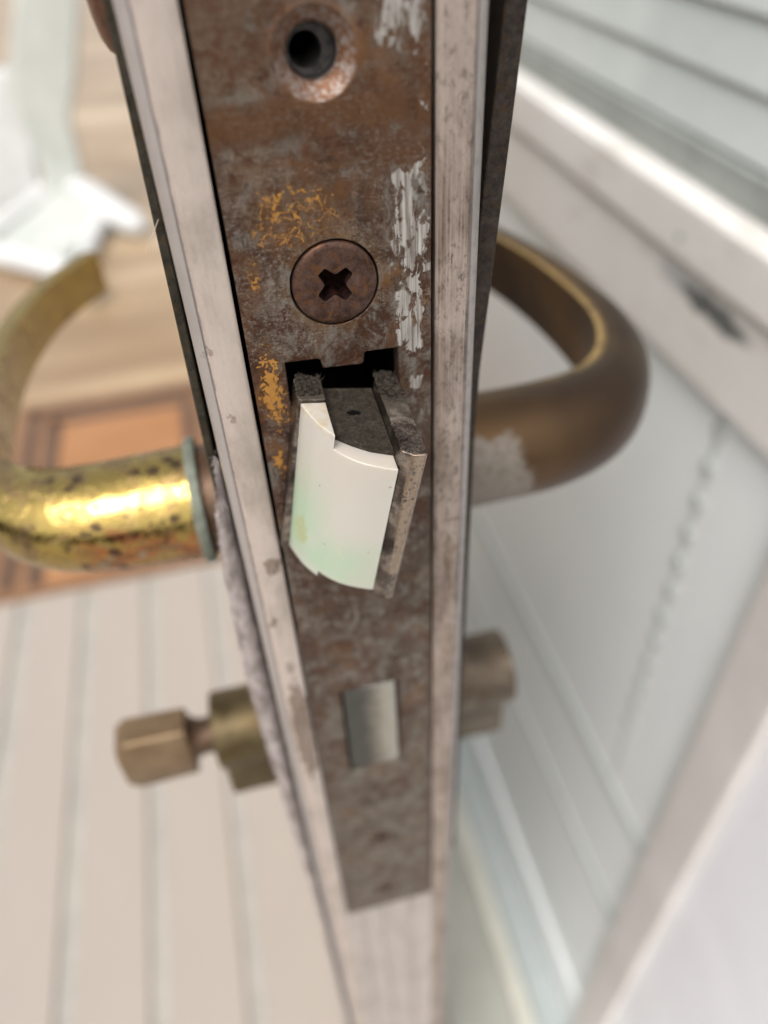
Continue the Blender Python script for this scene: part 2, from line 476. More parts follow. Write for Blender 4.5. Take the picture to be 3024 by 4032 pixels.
def mat_dust():
    g = G('lint_and_grime')
    f = g.noise(2.6, 6, .8)
    a = g.noise(.6, 4, .7)
    c = g.ramp(g.m('ADD', g.m('MULTIPLY', f, .65), g.m('MULTIPLY', a, .35)), [(.35, (.016, .013, .010)), (.52, (.052, .043, .033)), (.70, (.125, .105, .082))])
    pit = g.blob(g.warp(.7, 1.5), (.2, -3.7, -1.75), (.95, .5, 1.2))
    c = g.mix(g.st(pit, .15, .45), c, (.004, .004, .003))
    g.bump(g.m('SUBTRACT', g.m('ADD', f, g.m('MULTIPLY', a, 1.5)), g.m('MULTIPLY', g.st(pit, .1, .5), 2)), 1.0, .40)
    return g.done(c, .97, 0, Specular_IOR_Level=.1)


def mat_deck():
    g = G('pale_beige_boards')
    a = g.noise(.006, 4, .6, .3, v=g.stretch(g.pos(), (1, .3, 1)))
    f = g.noise(.2, 4, .6, 0, v=g.stretch(g.pos(), (1, .05, 1)))
    c = g.mix(g.m('ADD', g.m('MULTIPLY', a, .8), g.m('MULTIPLY', f, .2)), (.290, .250, .214), (.370, .325, .281))
    g.bump(f, .15, .5)
    return g.done(c, .48, 0)


def mat_tan():
    g = G('tan_boards')
    a = g.noise(.0022, 4, .55, .3, v=g.stretch(g.pos(), (.5, 1.6, 1)))
    b = g.noise(.02, 4, .6, 0, v=g.stretch(g.pos(), (.12, 1, 1)))
    c = g.ramp(g.m('ADD', g.m('MULTIPLY', a, .75), g.m('MULTIPLY', b, .25)), [(.38, (.23, .150, .084)), (.52, (.33, .232, .135)), (.66, (.46, .352, .230))])
    return g.done(c, .30, 0)


def mat_wallpaint(name, c0, c1, rough=.35, stain=None):
    g = G(name)
    a = g.noise(.008, 5, .6, .4)
    f = g.noise(.12, 5, .7)
    c = g.mix(g.st(a, .36, .66), c0, c1)
    if stain:
        c = g.mix(g.m('MULTIPLY', g.st(g.noise(.03, 5, .7, .5, v=g.stretch(g.pos(), (1, .5, 1.5))), .54, .70), .5), c, stain)
    if name == 'off_white_rail':                       # dark scuff rubbed through the paint
        wp = g.warp(11, .065, 5)
        sk = g.node('ShaderNodeMapping')
        g.put(sk.inputs['Vector'], wp)
        sk.inputs['Rotation'].default_value = (R(-5), 0, 0)
        b1 = g.blob(wp, (190, 187, -129), (40, 42, 7.5))
        b2 = g.blob(wp, (190, 212, -127), (40, 32, 7.5))
        c = g.mix(g.m('MULTIPLY', g.st(b2, .05, .6), .7), c, (.40, .41, .43))
        c = g.mix(g.m('MULTIPLY', g.st(g.m('ADD', b1, g.m('MULTIPLY', g.m('SUBTRACT', f, .5), .8)), .25, .55), .92), c, (.075, .085, .085))
    g.bump(f, .05, .5)
    return g.done(c, g.fmix(f, rough - .05, rough + .1), 0)


M = {}
M['plate'] = mat_faceplate()
M['screw'] = mat_rust('rusty_screw', (.026, .012, .009), (.078, .044, .033), (.125, .050, .017), 1.3, .5, .34)
M['strip_l'] = mat_strip('left_edge_strip', (.53, .440, .385), (.35, .284, .240), .8, .10, .40, .40,
                         [((-11.6, 0, -38), (1.3, 9, 2.2), .9), ((-11.9, 0, -78), (2.3, 9, 21), .95), ((-13.2, 0, -49), (.9, 9, 1.6), .8), ((-13.9, 0, -5.5), (.9, 9, 1.0), .7), ((-12.9, 0, -14), (.5, 9, .8), .6), ((-12, 0, -60), (.9, 9, 2), .6)])
M['strip_r'] = mat_strip('right_edge_strip', (.345, .280, .240), (.140, .098, .075), .95, 1.4, .45, .42,
                         [((12.6, 0, -42), (1.5, 9, 4.5), .55), ((12.8, 0, -63), (1.7, 9, 9), .4)])
M['channel'] = mat_strip('pale_edge_channel', (.46, .41, .375), (.32, .275, .245), .6, .15, .4, .4)
M['leaf'] = mat_simple('door_paint', (.42, .37, .33), (.55, .50, .46), .05, .45)
M['dark'] = mat_simple('black_interior', (.006, .006, .006), (.014, .012, .011), .5, .8)
M['chrome'] = mat_simple('worn_nickel', (.40, .38, .35), (.52, .48, .43), .3, .24, .95, .05)
g = G('two_tone_nickel')
bx_, by_, bz_ = g.xyz()
bn = g.noise(.4, 4, .6, .3)
side = g.st(g.m('ADD', bx_, g.m('MULTIPLY', g.m('SUBTRACT', bn, .5), 2.4)), -2.0, 2.2)  # darker on the left half, brighter on the right
M['deadbolt'] = g.done(g.mix(side, g.mix(bn, (.075, .079, .076), (.14, .14, .13)), g.mix(bn, (.30, .27, .235), (.46, .42, .37))), g.fmix(bn, .14, .28), .95)
M['bolt_dust'] = mat_dust()
M['cheek'] = mat_cheek()
M['nylon'] = mat_nylon()
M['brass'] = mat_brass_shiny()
M['dull'] = mat_brass_dull()
M['verdigris'] = mat_simple('verdigris_collar', (.135, .150, .118), (.235, .255, .205), .5, .6, .2)
M['hub'] = mat_rust('dark_brown_hub', (.045, .028, .018), (.10, .062, .040), (.15, .075, .030), .6, .5, .45)
M['backplate'] = mat_rust('blackened_backplate', (.014, .012, .009), (.042, .037, .027), (.058, .037, .014), .9, .4, .5)
M['backplate_r'] = mat_rust('blackened_backplate_right', (.012, .009, .008), (.040, .031, .026), (.060, .032, .012), 1.3, .4, .42)
M['dome'] = mat_rust('brown_dome_screw', (.055, .026, .018), (.125, .065, .042), (.165, .070, .030), 1.1, .5, .38)
M['cyl'] = mat_rust('olive_brown_brass', (.050, .036, .016), (.105, .078, .038), (.090, .055, .021), .22, .55, .45)
M['cyl_r'] = mat_rust('grey_brown_brass', (.060, .046, .032), (.125, .098, .070), (.085, .055, .034), .3, .5, .45)
M['knob'] = mat_simple('thumbturn_brass', (.175, .115, .062), (.25, .172, .102), .15, .42, .6, .1)
M['pile'] = mat_simple('grey_pile_felt', (.17, .14, .125), (.42, .365, .345), .55, .95, 0, .8, 6, (1, 1, .45))
M['deck'] = mat_deck()
M['groove'] = mat_simple('groove_grey', (.300, .280, .245), (.35, .325, .285), .02, .55)
M['tan'] = mat_tan()
M['mat_o'] = mat_simple('orange_wood', (.18, .090, .041), (.235, .120, .057), .01, .4, 0, .1, 4, (.3, 1, 1))
M['mat_d'] = mat_simple('dark_wood', (.060, .033, .020), (.10, .058, .036), .02, .45)
M['wall'] = mat_wallpaint('white_panel', (.83, .875, .88), (.87, .905, .905), .30)
M['rail'] = mat_wallpaint('off_white_rail', (.76, .74, .705), (.83, .815, .79), .38, (.52, .48, .42))
M['stile'] = mat_wallpaint('greyish_stile', (.60, .57, .545), (.68, .65, .625), .45)
M['slat'] = mat_wallpaint('grey_slat', (.56, .605, .595), (.66, .705, .69), .4)
M['gasket'] = mat_simple('grey_gasket', (.28, .30, .285), (.36, .385, .365), .02, .6)
M['near'] = mat_wallpaint('near_white_panel', (.76, .76, .79), (.82, .82, .85), .35)
M['plastic'] = mat_simple('white_plastic', (.50, .505, .49), (.60, .60, .59), .006, .35, 0, .05, Subsurface_Weight=.0)
M['plastic_shaded'] = mat_simple('shaded_white_plastic', (.43, .45, .415), (.53, .545, .505), .006, .4, 0, .05)  # white plastic again, with shade painted in as a greyer green
M['track'] = mat_simple('cream_track', (.60, .60, .52), (.70, .69, .62), .02, .4)
M['hair'] = mat_simple('pale_fibre', (.55, .47, .38), (.7, .62, .5), 1, .6, 0, 0)
M['pinhole'] = mat_simple('grey_rivet', (.46, .49, .475), (.54, .57, .55), .1, .5)


# ------------------------------------------------------------------ object helpers
COL = SC.collection


def obj(name, bm, mat, parent=None, origin=(0, 0, 0), smooth=35, bevel=0, segs=2, recalc=True):
    """bm holds millimetres in world axes; the object's origin is put at `origin`."""
    if recalc:
        bmesh.ops.recalc_face_normals(bm, faces=bm.faces)
    o3 = Vector(origin)
    for v in bm.verts:
        v.co = (v.co - o3) * K
    me = bpy.data.meshes.new(name)
    bm.to_mesh(me)
    bm.free()
    me.materials.append(M[mat] if isinstance(mat, str) else mat)
    for p in me.polygons:
        p.use_smooth = True
    me.set_sharp_from_angle(angle=R(smooth))
    o = bpy.data.objects.new(name, me)
    COL.objects.link(o)
    o.location = o3 * K
    if parent:
        o.parent = parent
        o.matrix_parent_inverse = parent.matrix_world.inverted() if parent.type != 'EMPTY' else Matrix.Translation(-parent.location)
    if bevel:
        b = o.modifiers.new('bevel', 'BEVEL')
        b.width = bevel * K
        b.segments = segs
        b.limit_method = 'ANGLE'
        b.angle_limit = R(40)
        b.harden_normals = True
    return o


def thing(name, label, cat, loc, group=None):
    o = bpy.data.objects.new(name, None)
    o.empty_display_size = .01
    COL.objects.link(o)
    o.location = Vector(loc) * K
    o['label'] = label
    o['category'] = cat
    if group:
        o['group'] = group
    return o


def nb():
    return bmesh.new()


def box(bm, a, b):
    xs, ys, zs = (a[0], b[0]), (a[1], b[1]), (a[2], b[2])
    v = [bm.verts.new((xs[i], ys[j], zs[k])) for i in (0, 1) for j in (0, 1) for k in (0, 1)]
    for f in ((0, 1, 3, 2), (4, 6, 7, 5), (0, 4, 5, 1), (2, 3, 7, 6), (0, 2, 6, 4), (1, 5, 7, 3)):
        bm.faces.new([v[i] for i in f])
    return bm


def prism_z(bm, poly, z0, z1, zs=None):
    """polygon in XY, extruded along Z (zs: extra rings)."""
    rings = [[bm.verts.new((x, y, z)) for x, y in poly] for z in (zs or [z0, z1])]
    n = len(poly)
    for a, b in zip(rings, rings[1:]):
        for i in range(n):
            bm.faces.new((a[i], a[(i + 1) % n], b[(i + 1) % n], b[i]))
    bm.faces.new(rings[0])
    bm.faces.new(rings[-1])
    return bm


def lathe_x(bm, prof, cy, cz, n=48):
    """profile of (x, radius) turned about an axis parallel to X."""
    rings = []
    for x, r in prof:
        rings.append([bm.verts.new((x, cy + r * math.cos(t * 2 * math.pi / n), cz + r * math.sin(t * 2 * math.pi / n))) for t in range(n)])
    for a, b in zip(rings, rings[1:]):
        for i in range(n):
            bm.faces.new((a[i], a[(i + 1) % n], b[(i + 1) % n], b[i]))
    bm.faces.new(rings[0])
    bm.faces.new(rings[-1])
    return bm


def catmull(pts, n=8):
    out = []
    P = [pts[0]] + list(pts) + [pts[-1]]
    for i in range(1, len(P) - 2):
        for k in range(n):
            t = k / n
            out.append(tuple(.5 * (2 * b + (c - a) * t + (2 * a - 5 * b + 4 * c - d) * t * t + (3 * b - a - 3 * c + d) * t ** 3)
                             for a, b, c, d in zip(P[i - 1], P[i], P[i + 1], P[i + 2])))
    out.append(tuple(pts[-1]))
    return out


def plate_with_holes(bm, outer, holes, y0, y1):
    """flat plate in XZ between depths y0 (front) and y1 with polygon holes (list of XZ loops)."""
    loops = []
    for lp in [outer] + holes:
        vs_ = [bm.verts.new((x, y0, z)) for x, z in lp]
        es = [bm.edges.new((vs_[i], vs_[(i + 1) % len(vs_)])) for i in range(len(vs_))]
        loops.append((vs_, es))
    edges = [e for _, es in loops for e in es]
    bmesh.ops.triangle_fill(bm, use_beauty=True, edges=edges, normal=(0, -1, 0))
    if y1 is not None:
        for vs_, es in loops:
            bv = [bm.verts.new((v.co.x, y1, v.co.z)) for v in vs_]
            n = len(vs_)
            for i in range(n):
                bm.faces.new((vs_[i], vs_[(i + 1) % n], bv[(i + 1) % n], bv[i]))
    return loops


def circ(cx, cz, r, n=40, a0=0):
    return [(cx + r * math.cos(a0 + t * 2 * math.pi / n), cz + r * math.sin(a0 + t * 2 * math.pi / n)) for t in range(n)]


# ------------------------------------------------------------------ floor
FZ = -900.0
bm = nb()
box(bm, (-2500, -2500, FZ - 40), (2600, 890, FZ - 5))
fl = obj('floor', bm, 'groove')
fl['kind'] = 'structure'
pitch = 101.5
proto = None
for i in range(-9, 8):
    cx = -271 + i * pitch
    if cx > 60:
        break
    if proto is None:
        bm = nb()
        box(bm, (-40, -2500, -5.5), (40, 889, 0))
        proto = obj('plank', bm, 'deck', fl, bevel=2.5)
        p = proto
    else:
        p = proto.copy()
        COL.objects.link(p)
        p.parent = fl
    p.location = Vector((cx, 0, FZ)) * K
bm = nb()
box(bm, (-9000, 895, FZ - 60), (4000, 16000, FZ - 14))
t = obj('tan_floor', bm, 'tan')
t['kind'] = 'structure'

bm = nb()
box(bm, (75, -2500, FZ - 5), (2600, 889, FZ - 3))
M['side_floor'] = mat_simple('grey_green_floor', (.37, .375, .33), (.45, .45, .40), .01, .45, 0, .05)
t = obj('side_floor', bm, 'side_floor')
t['kind'] = 'structure'
bm = nb()
box(bm, (162, -2500, FZ - 4), (2600, 889.5, FZ + 1))
M['white_floor'] = mat_simple('pale_blue_floor', (.40, .445, .445), (.47, .51, .505), .01, .5, 0, .05)
t = obj('white_floor', bm, 'white_floor', bevel=1)
t['kind'] = 'structure'

# framed orange-brown mat beyond the boards
tm = thing('door_mat', 'orange-brown rectangular mat with dark double border beyond the beige boards', 'mat', (-300, 1180, FZ - 14))
bm = nb()
box(bm, (-500, 905, FZ - 14), (-100, 1492, FZ - 4))
obj('mat_base', bm, 'mat_o', tm, bevel=2)
bm = nb()
box(bm, (-398, 920, FZ - 4), (-149, 1393, FZ - 1.5))
M['mat_c'] = mat_simple('orange_wood_centre', (.29, .132, .051), (.36, .176, .075), .01, .4, 0, .1, 4, (.3, 1, 1))
obj('centre_panel', bm, 'mat_c', tm, bevel=1)
for (x0, y0, x1, y1) in ((-470, 920, -448, 1462), (-425, 920, -399, 1416), (-470, 1440, -112, 1462), (-425, 1394, -150, 1416), (-148, 920, -128, 1416)):
    bm = nb()
    box(bm, (x0, y0, FZ - 4), (x1, y1, FZ - 1))
    obj('border_strip', bm, 'mat_d', tm, bevel=1)

# white plastic stand with splayed feet, far out of focus
ts = thing('plastic_stand', 'blurry white plastic stand with splayed feet on the tan floor', 'stand', (-470, 2400, FZ - 14))


def tapered(bm, rows):
    rings = []
    for (c, hx, hy) in rows:
        rings.append([bm.verts.new((c[0] + sx * hx, c[1] + sy * hy, c[2])) for sx, sy in ((-1, -1), (1, -1), (1, 1), (-1, 1))])
    for a, b in zip(rings, rings[1:]):
        for i in range(4):
            bm.faces.new((a[i], a[(i + 1) % 4], b[(i + 1) % 4], b[i]))
    bm.faces.new(rings[0])
    bm.faces.new(rings[-1])


bm = nb()
tapered(bm, [((-440, 2610, FZ + 60), 55, 28), ((-430, 2600, FZ + 160), 62, 26), ((-430, 2600, FZ + 290), 70, 28), ((-415, 2600, FZ + 380), 98, 32), ((-330, 2600, FZ + 590), 88, 36), ((-290, 2600, FZ + 820), 95, 40)])
obj('column', bm, 'plastic_shaded', ts, bevel=14, segs=4)
bm = nb()
tapered(bm, [((-620, 2640, FZ + 20), 90, 30), ((-600, 2650, FZ + 200), 105, 30), ((-570, 2660, FZ + 320), 120, 30), ((-600, 2670, FZ + 420), 90, 30)])
obj('side_leg', bm, 'plastic', ts, bevel=14, segs=4)


def limb(bm, pts, n=10):
    """rounded bar through points (x, y, z, half width, half height)."""
    P = catmull(pts, 6)
    rings = []
    for i, p in enumerate(P):
        a, b = P[max(0, i - 1)], P[min(len(P) - 1, i + 1)]
        d = Vector((b[0] - a[0], b[1] - a[1], b[2] - a[2])).normalized()
        s = d.cross(Vector((0, 0, 1))).normalized()
        u = s.cross(d)
        c = Vector(p[:3])
        rings.append([bm.verts.new(c + s * p[3] * math.cos(k * 2 * math.pi / n) + u * p[4] * math.sin(k * 2 * math.pi / n)) for k in range(n)])
    for a, b in zip(rings, rings[1:]):
        for i in range(n):
            bm.faces.new((a[i], a[(i + 1) % n], b[(i + 1) % n], b[i]))
    bm.faces.new(rings[0])
    bm.faces.new(rings[-1])


for pts in ([(-450, 2640, FZ + 110, 40, 36), (-380, 2580, FZ + 80, 42, 38), (-290, 2460, FZ + 40, 44, 40), (-235, 2390, FZ + 26, 40, 36), (-215, 2365, FZ + 22, 18, 16)],
            [(-330, 2490, FZ + 40, 26, 22), (-370, 2330, FZ + 20, 26, 22), (-385, 2150, FZ + 12, 28, 24), (-352, 1985, FZ + 16, 34, 30), (-345, 1960, FZ + 14, 18, 16)],
            [(-760, 2420, FZ + 20, 46, 36), (-620, 2310, FZ + 20, 46, 36), (-500, 2200, FZ + 20, 44, 34), (-420, 2130, FZ + 16, 30, 26)],
            [(-460, 2640, FZ + 100, 34, 30), (-520, 2600, FZ + 70, 34, 30), (-640, 2480, FZ + 40, 36, 30), (-720, 2400, FZ + 24, 36, 30)]):
    bm = nb()
    limb(bm, pts)
    obj('foot', bm, 'plastic', ts, smooth=80)
bm = nb()
v = [bm.verts.new(c) for c in ((-455, 2590, FZ + 90), (-330, 2470, FZ + 42), (-440, 2200, FZ + 22), (-640, 2420, FZ + 30))]
v2 = [bm.verts.new(q.co - Vector((0, 0, 14))) for q in v]
bm.faces.new(v)
bm.faces.new(v2)
for i in range(4):
    bm.faces.new((v[i], v[(i + 1) % 4], v2[(i + 1) % 4], v2[i]))
obj('shade_panel', bm, 'plastic_shaded', ts, bevel=4)  # panel added in the shaded colour to stand for shade between the feet

# ------------------------------------------------------------------ white framed panel to the right
WX = 190.0
tw = thing('panel_wall', 'white framed panel with off-white rail and grey slats, right of the door', 'wall panel', (WX, 230, FZ + 1.2))
YN, YF = -320, 2000                                     # near and far ends along the door's depth


def wall_box(name, mat, x0, x1, y0, y1, z0, z1, bv):
    b_ = nb()
    box(b_, (WX + x0, y0, z0), (WX + x1, y1, z1))
    return obj(name, b_, mat, tw, bevel=bv)


wall_box('lower_panel', 'wall', 6.2, 18.5, 108, YF, FZ + 1.2, -166.2, .8)
wall_box('rail', 'rail', 0, 21.5, YN, YF, -166.0, -120, 2.3)
wall_box('rail_lip', 'rail', -3.8, 21.5, YN, YF, -118, -92, 3)
wall_box('gasket', 'gasket', 9, 21.5, YN, YF, -91.7, -76, 1.5)
ps = None
for i in range(10):
    if ps is None:
        bm = nb()
        v = [bm.verts.new(c) for c in ((3, YN, 0), (5.4, YN, 23.5), (10.8, YN, 23.5), (10.8, YN, 0), (3, YF, 0), (5.4, YF, 23.5), (10.8, YF, 23.5), (10.8, YF, 0))]
        for f in ((0, 1, 2, 3), (4, 7, 6, 5), (0, 4, 5, 1), (1, 5, 6, 2), (2, 6, 7, 3), (3, 7, 4, 0)):
            bm.faces.new([v[k] for k in f])
        ps = obj('slat', bm, 'slat', tw, bevel=.9)
        q = ps
    else:
        q = ps.copy()
        COL.objects.link(q)
    q.location = Vector((WX + 7.7, 0, -74.7 + i * 23.9)) * K
wall_box('backing', 'slat', 19, 23, YN, YF, -75, 166, 0)
wall_box('stile', 'stile', -4.6, 20, 72.8, 107.8, FZ + 1.2, -166.3, 3)
wall_box('near_panel', 'near', 1.5, 17, YN, 72.5, FZ + 1.2, -166.3, .8)
for z0, z1 in ((-509, -492), (-632, -617)):
    wall_box('bead', 'slat', 4.4, 9, 108.5, YF, z0, z1, 2)
wall_box('skirting', 'wall', 1.5, 17, 108.2, YF, FZ + 1.2, FZ + 70, 2)
wall_box('seam_strip', 'slat', 5.9, 9, 166.5, 171.5, -491.5, -166.5, .5)
pr = None
for i in range(12):
    if pr is None:
        bm = nb()
        lathe_x(bm, [(WX + 4.3, 1.2), (WX + 4.5, 4.2), (WX + 5.8, 4.9)], 0, 0, 16)
        pr = obj('rivet', bm, 'pinhole', tw, smooth=50)
        q = pr
    else:
        q = pr.copy()
        COL.objects.link(q)
    q.location = Vector((0, 168.7, -179 - i * 21.7)) * K
bm = nb()
lathe_x(bm, [(WX - 4.4, .8), (WX - 4.2, 1.9), (WX - 3.4, 2.1)], 218, -107.5, 16)
obj('screw_head', bm, 'gasket', tw, smooth=50)
# cream floor track between door and panel
bm = nb()
box(bm, (143, -900, FZ - 2), (160, 888, FZ + 7))
o = obj('floor_track', bm, 'track', bevel=3)
o['label'] = 'cream metal track strip on the floor between door edge and white panel'
o['category'] = 'floor track'

# ------------------------------------------------------------------ the door
td = thing('door', 'narrow aluminium door seen edge-on, its two worn edge strips facing out', 'door', (0, 350, FZ + 5))
ZT, ZB = 160.0, FZ + 5


def strip(s):
    # XY outline of one edge strip: rounded outer corner, small inner lip
    pts = [(10.42, 3.4), (10.42, .35), (10.8, .06), (13.75, 0), (13.88, .16), (14.08, .2), (14.2, .08), (14.62, .16), (15.02, .5), (15.24, 1.05), (15.3, 1.7), (15.3, 3.4)]
    return [(s * x, y) for x, y in pts]


for s, mt in ((-1, 'strip_l'), (1, 'strip_r')):
    bm = nb()
    prism_z(bm, strip(s), 0, 0, [ZT - (ZT - ZB) * k / 60 for k in range(61)])
    obj('edge_strip', bm, mt, td, smooth=40)
for s in (-1, 1):
    bm = nb()
    box(bm, (s * 13.9, 3.4, ZB), (s * 15.1, 700, ZT))
    obj('door_skin', bm, 'leaf', td)
bm = nb()
pr_ = [(-10.45, 3.3), (-10.45, .5), (-7.5, .5), (-7.2, .95), (-6.4, .95), (-6.1, .3), (-2.2, .3), (-1.9, .85), (-.9, .85), (-.6, .4), (4.2, .4), (4.5, .9), (5.4, .9), (5.7, .3), (10.45, .3), (10.45, 3.3)]
prism_z(bm, pr_, ZB, -158.6)
obj('edge_channel', bm, 'channel', td)
bm = nb()
box(bm, (-13.8, 690, ZB), (13.8, 700, ZT))
obj('rear_stile', bm, 'leaf', td)
bm = nb()
box(bm, (-13.8, 3.5, ZT - 4), (13.8, 689.5, ZT))
obj('door_cap', bm, 'leaf', td)

# grey pile weatherstrip on the left face, with loose fibres
bm = nb()
prof = catmull([(-24, 16.0), (-29, 16.6), (-36, 17.9), (-52, 18.8), (-72, 19.2), (-107, 18.5), (-165, 17.0), (-205, 17.0), (-330, 17.0)], 14)
rows = []
for zz, xo in prof:
    row = []
    xo += random.uniform(-.22, .22) * (1 if zz > -200 else 0)
    for k in range(11):
        a = math.pi * k / 10
        u = .5 - .5 * math.cos(a)
        w = math.sin(a) ** .6
        jx, jy = random.uniform(-.1, .1), random.uniform(-.18, .18)
        # from the door face round the front of the pile to its outer edge
        row.append(bm.verts.new((-(15.75 + (xo - 15.75) * u) + jx, 6.6 - 3.4 * w + jy, zz + random.uniform(-.3, .3))))
    row.append(bm.verts.new((-xo + .4, 10.5, zz)))
    row.append(bm.verts.new((-15.6, 10.5, zz)))
    rows.append(row)
for a, b in zip(rows, rows[1:]):
    n = len(a)
    for i in range(n):
        bm.faces.new((a[i], a[(i + 1) % n], b[(i + 1) % n], b[i]))
for i in range(5200):
    zz, xo = prof[int(len(prof) * .86 * random.random())]
    zz += random.uniform(-3, 3)
    u = random.random()
    a = math.acos(max(-1, min(1, 1 - 2 * u)))
    p = Vector((-(15.8 + (xo - 15.8) * u), 6.6 - 3.4 * math.sin(a) ** .6, zz))
    d = Vector((-(u - .35) * 1.3, -.75, random.uniform(-.9, .4))) + Vector((random.uniform(-.5, .5), random.uniform(-.4, .4), random.uniform(-.5, .5)))
    d.normalize()
    L = random.uniform(.35, 1.0)
    sd_ = d.cross(Vector((random.random() - .5, random.random() - .5, random.random() - .5))).normalized() * .05
    v = [bm.verts.new(p - sd_), bm.verts.new(p + sd_), bm.verts.new(p + d * L)]
    bm.faces.new(v)
obj('weatherstrip', bm, 'pile', td, smooth=60, recalc=False)

# ------------------------------------------------------------------ mortise lock
tl = thing('mortise_lock', 'corroded brown mortise lock with long faceplate set in the door edge', 'lock', (0, 0, -65))
bm = nb()
outer = [(-9.95, 95), (-9.95, -158), (9.95, -158), (9.95, 95)]
HC, SCW = (-.14, 20.2), (-.15, 0)
latch_open = [(-6.25, -8.1), (-2.65, -8.25), (-2.45, -8.5), (-2.25, -9.5), (2.05, -9.75), (2.3, -9.45), (2.4, -8.5), (2.6, -8.3), (6.2, -8.4), (6.2, -30), (2, -34.5), (-6.25, -34.5)]
db = [(-5.15, -69.0), (4.6, -69.2), (4.5, -94.0), (-5.2, -94.6)]
holes = [circ(*HC, 3.55), circ(*SCW, 4.55), latch_open, db, circ(-.5, -123.1, 2.7, 24), circ(-.5, -149.1, 2.7, 24)]
loops = plate_with_holes(bm, outer, holes, 0, 2.4)
fp = obj('faceplate', bm, 'plate', tl, smooth=30, bevel=.16, segs=2)
# countersink of the empty hole: dished ring and a bore behind it
bm = nb()
prof = [(0.02, 3.58), (.35, 3.35), (.9, 2.75), (1.35, 2.35), (1.6, 2.2), (9, 2.1)]
n = 40
rings = [[bm.verts.new((HC[0] + r * math.cos(k * 2 * math.pi / n), y, HC[1] + r * math.sin(k * 2 * math.pi / n))) for k in range(n)] for y, r in prof]
for a, b in zip(rings, rings[1:]):
    for i in range(n):
        bm.faces.new((a[i], a[(i + 1) % n], b[(i + 1) % n], b[i]))
g = G('countersink_rust')
d = g.node('ShaderNodeVectorMath', {'operation': 'DISTANCE'})
xx, yy, zz_ = g.xyz()
cn = g.noise(1.5, 5, .75, .4)
rc = g.mix(g.st(cn, .42, .60), (.155, .066, .028), g.mix(g.noise(3, 3), (.17, .130, .112), (.36, .30, .265)))
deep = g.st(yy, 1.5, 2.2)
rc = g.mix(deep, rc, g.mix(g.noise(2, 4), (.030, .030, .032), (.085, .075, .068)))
g.bump(cn, .7, .15)
M['csink'] = g.done(rc, .42, .45)
lo = [bm.verts.new((HC[0] + 2.14 * math.cos(k * 2 * math.pi / n), 3.0, HC[1] + 2.14 * math.sin(k * 2 * math.pi / n))) for k in range(n)]
li_ = [bm.verts.new((HC[0] - .35 + 1.45 * math.cos(k * 2 * math.pi / n), 3.05, HC[1] - .1 + 1.45 * math.sin(k * 2 * math.pi / n))) for k in range(n)]
l3 = [bm.verts.new((v.co.x, 8.5, v.co.z)) for v in li_]
for A_, B_ in ((lo, li_), (li_, l3)):
    for i in range(n):
        bm.faces.new((A_[i], A_[(i + 1) % n], B_[(i + 1) % n], B_[i])).material_index = 1
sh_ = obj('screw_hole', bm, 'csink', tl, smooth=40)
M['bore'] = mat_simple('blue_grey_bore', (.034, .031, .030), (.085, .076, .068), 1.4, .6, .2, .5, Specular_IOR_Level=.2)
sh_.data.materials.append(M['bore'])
# lock case behind the plate
bm = nb()
for a, b in (((-9.6, 36, -157), (9.6, 37, 90)), ((-9.9, 2.6, -157), (-9.3, 37, 90)), ((9.3, 2.6, -157), (9.9, 37, 90)), ((-9.2, 2.6, 89), (9.2, 35.9, 90)), ((-9.2, 2.6, -157), (9.2, 35.9, -156))):
    box(bm, a, b)
obj('lock_case', bm, 'dark', tl)


def cross_outline(cx, cz, r, w, rot):
    pts = []
    for k in range(4):
        a = rot + k * math.pi / 2
        e, f = Vector((math.cos(a), math.sin(a))), Vector((-math.sin(a), math.cos(a)))
        for du, dv in ((w * 1.25, -w * .92), (r * .93, -w * .70), (r, -w * .5), (r, w * .5), (r * .93, w * .70), (w * 1.25, w * .92)):
            p = e * du + f * dv
            pts.append((cx + p.x, cz + p.y))
    return pts


def make_screw(cx, cz, r, cr, cw, rot, y=0.0):
    bm = nb()
    n = 48
    prof = [(2.0, r * .80), (.55, r * .985), (.18, r), (-.06, r * .985), (-.22, r * .93), (-.30, r * .84)]
    rings = [[bm.verts.new((cx + q * math.cos(k * 2 * math.pi / n), y + yy, cz + q * math.sin(k * 2 * math.pi / n))) for k in range(n)] for yy, q in prof]
    for a, b in zip(rings, rings[1:]):
        for i in range(n):
            bm.faces.new((a[i], a[(i + 1) % n], b[(i + 1) % n], b[i]))
    top = rings[-1]
    es = [bm.edges.get((top[i], top[(i + 1) % n])) for i in range(n)]
    yt = y - .30
    cl = [bm.verts.new((x, yt + .03, z)) for x, z in cross_outline(cx, cz, cr, cw, rot)]
    ce = [bm.edges.new((cl[i], cl[(i + 1) % len(cl)])) for i in range(len(cl))]
    bmesh.ops.triangle_fill(bm, use_beauty=True, edges=es + ce, normal=(0, -1, 0))
    dn = [bm.verts.new((cx + (v.co.x - cx) * .78, yt + 2.3, cz + (v.co.z - cz) * .78)) for v in cl]
    for i in range(len(cl)):
        bm.faces.new((cl[i], cl[(i + 1) % len(cl)], dn[(i + 1) % len(cl)], dn[i])).material_index = 1
    bm.faces.new(dn).material_index = 1
    return bm


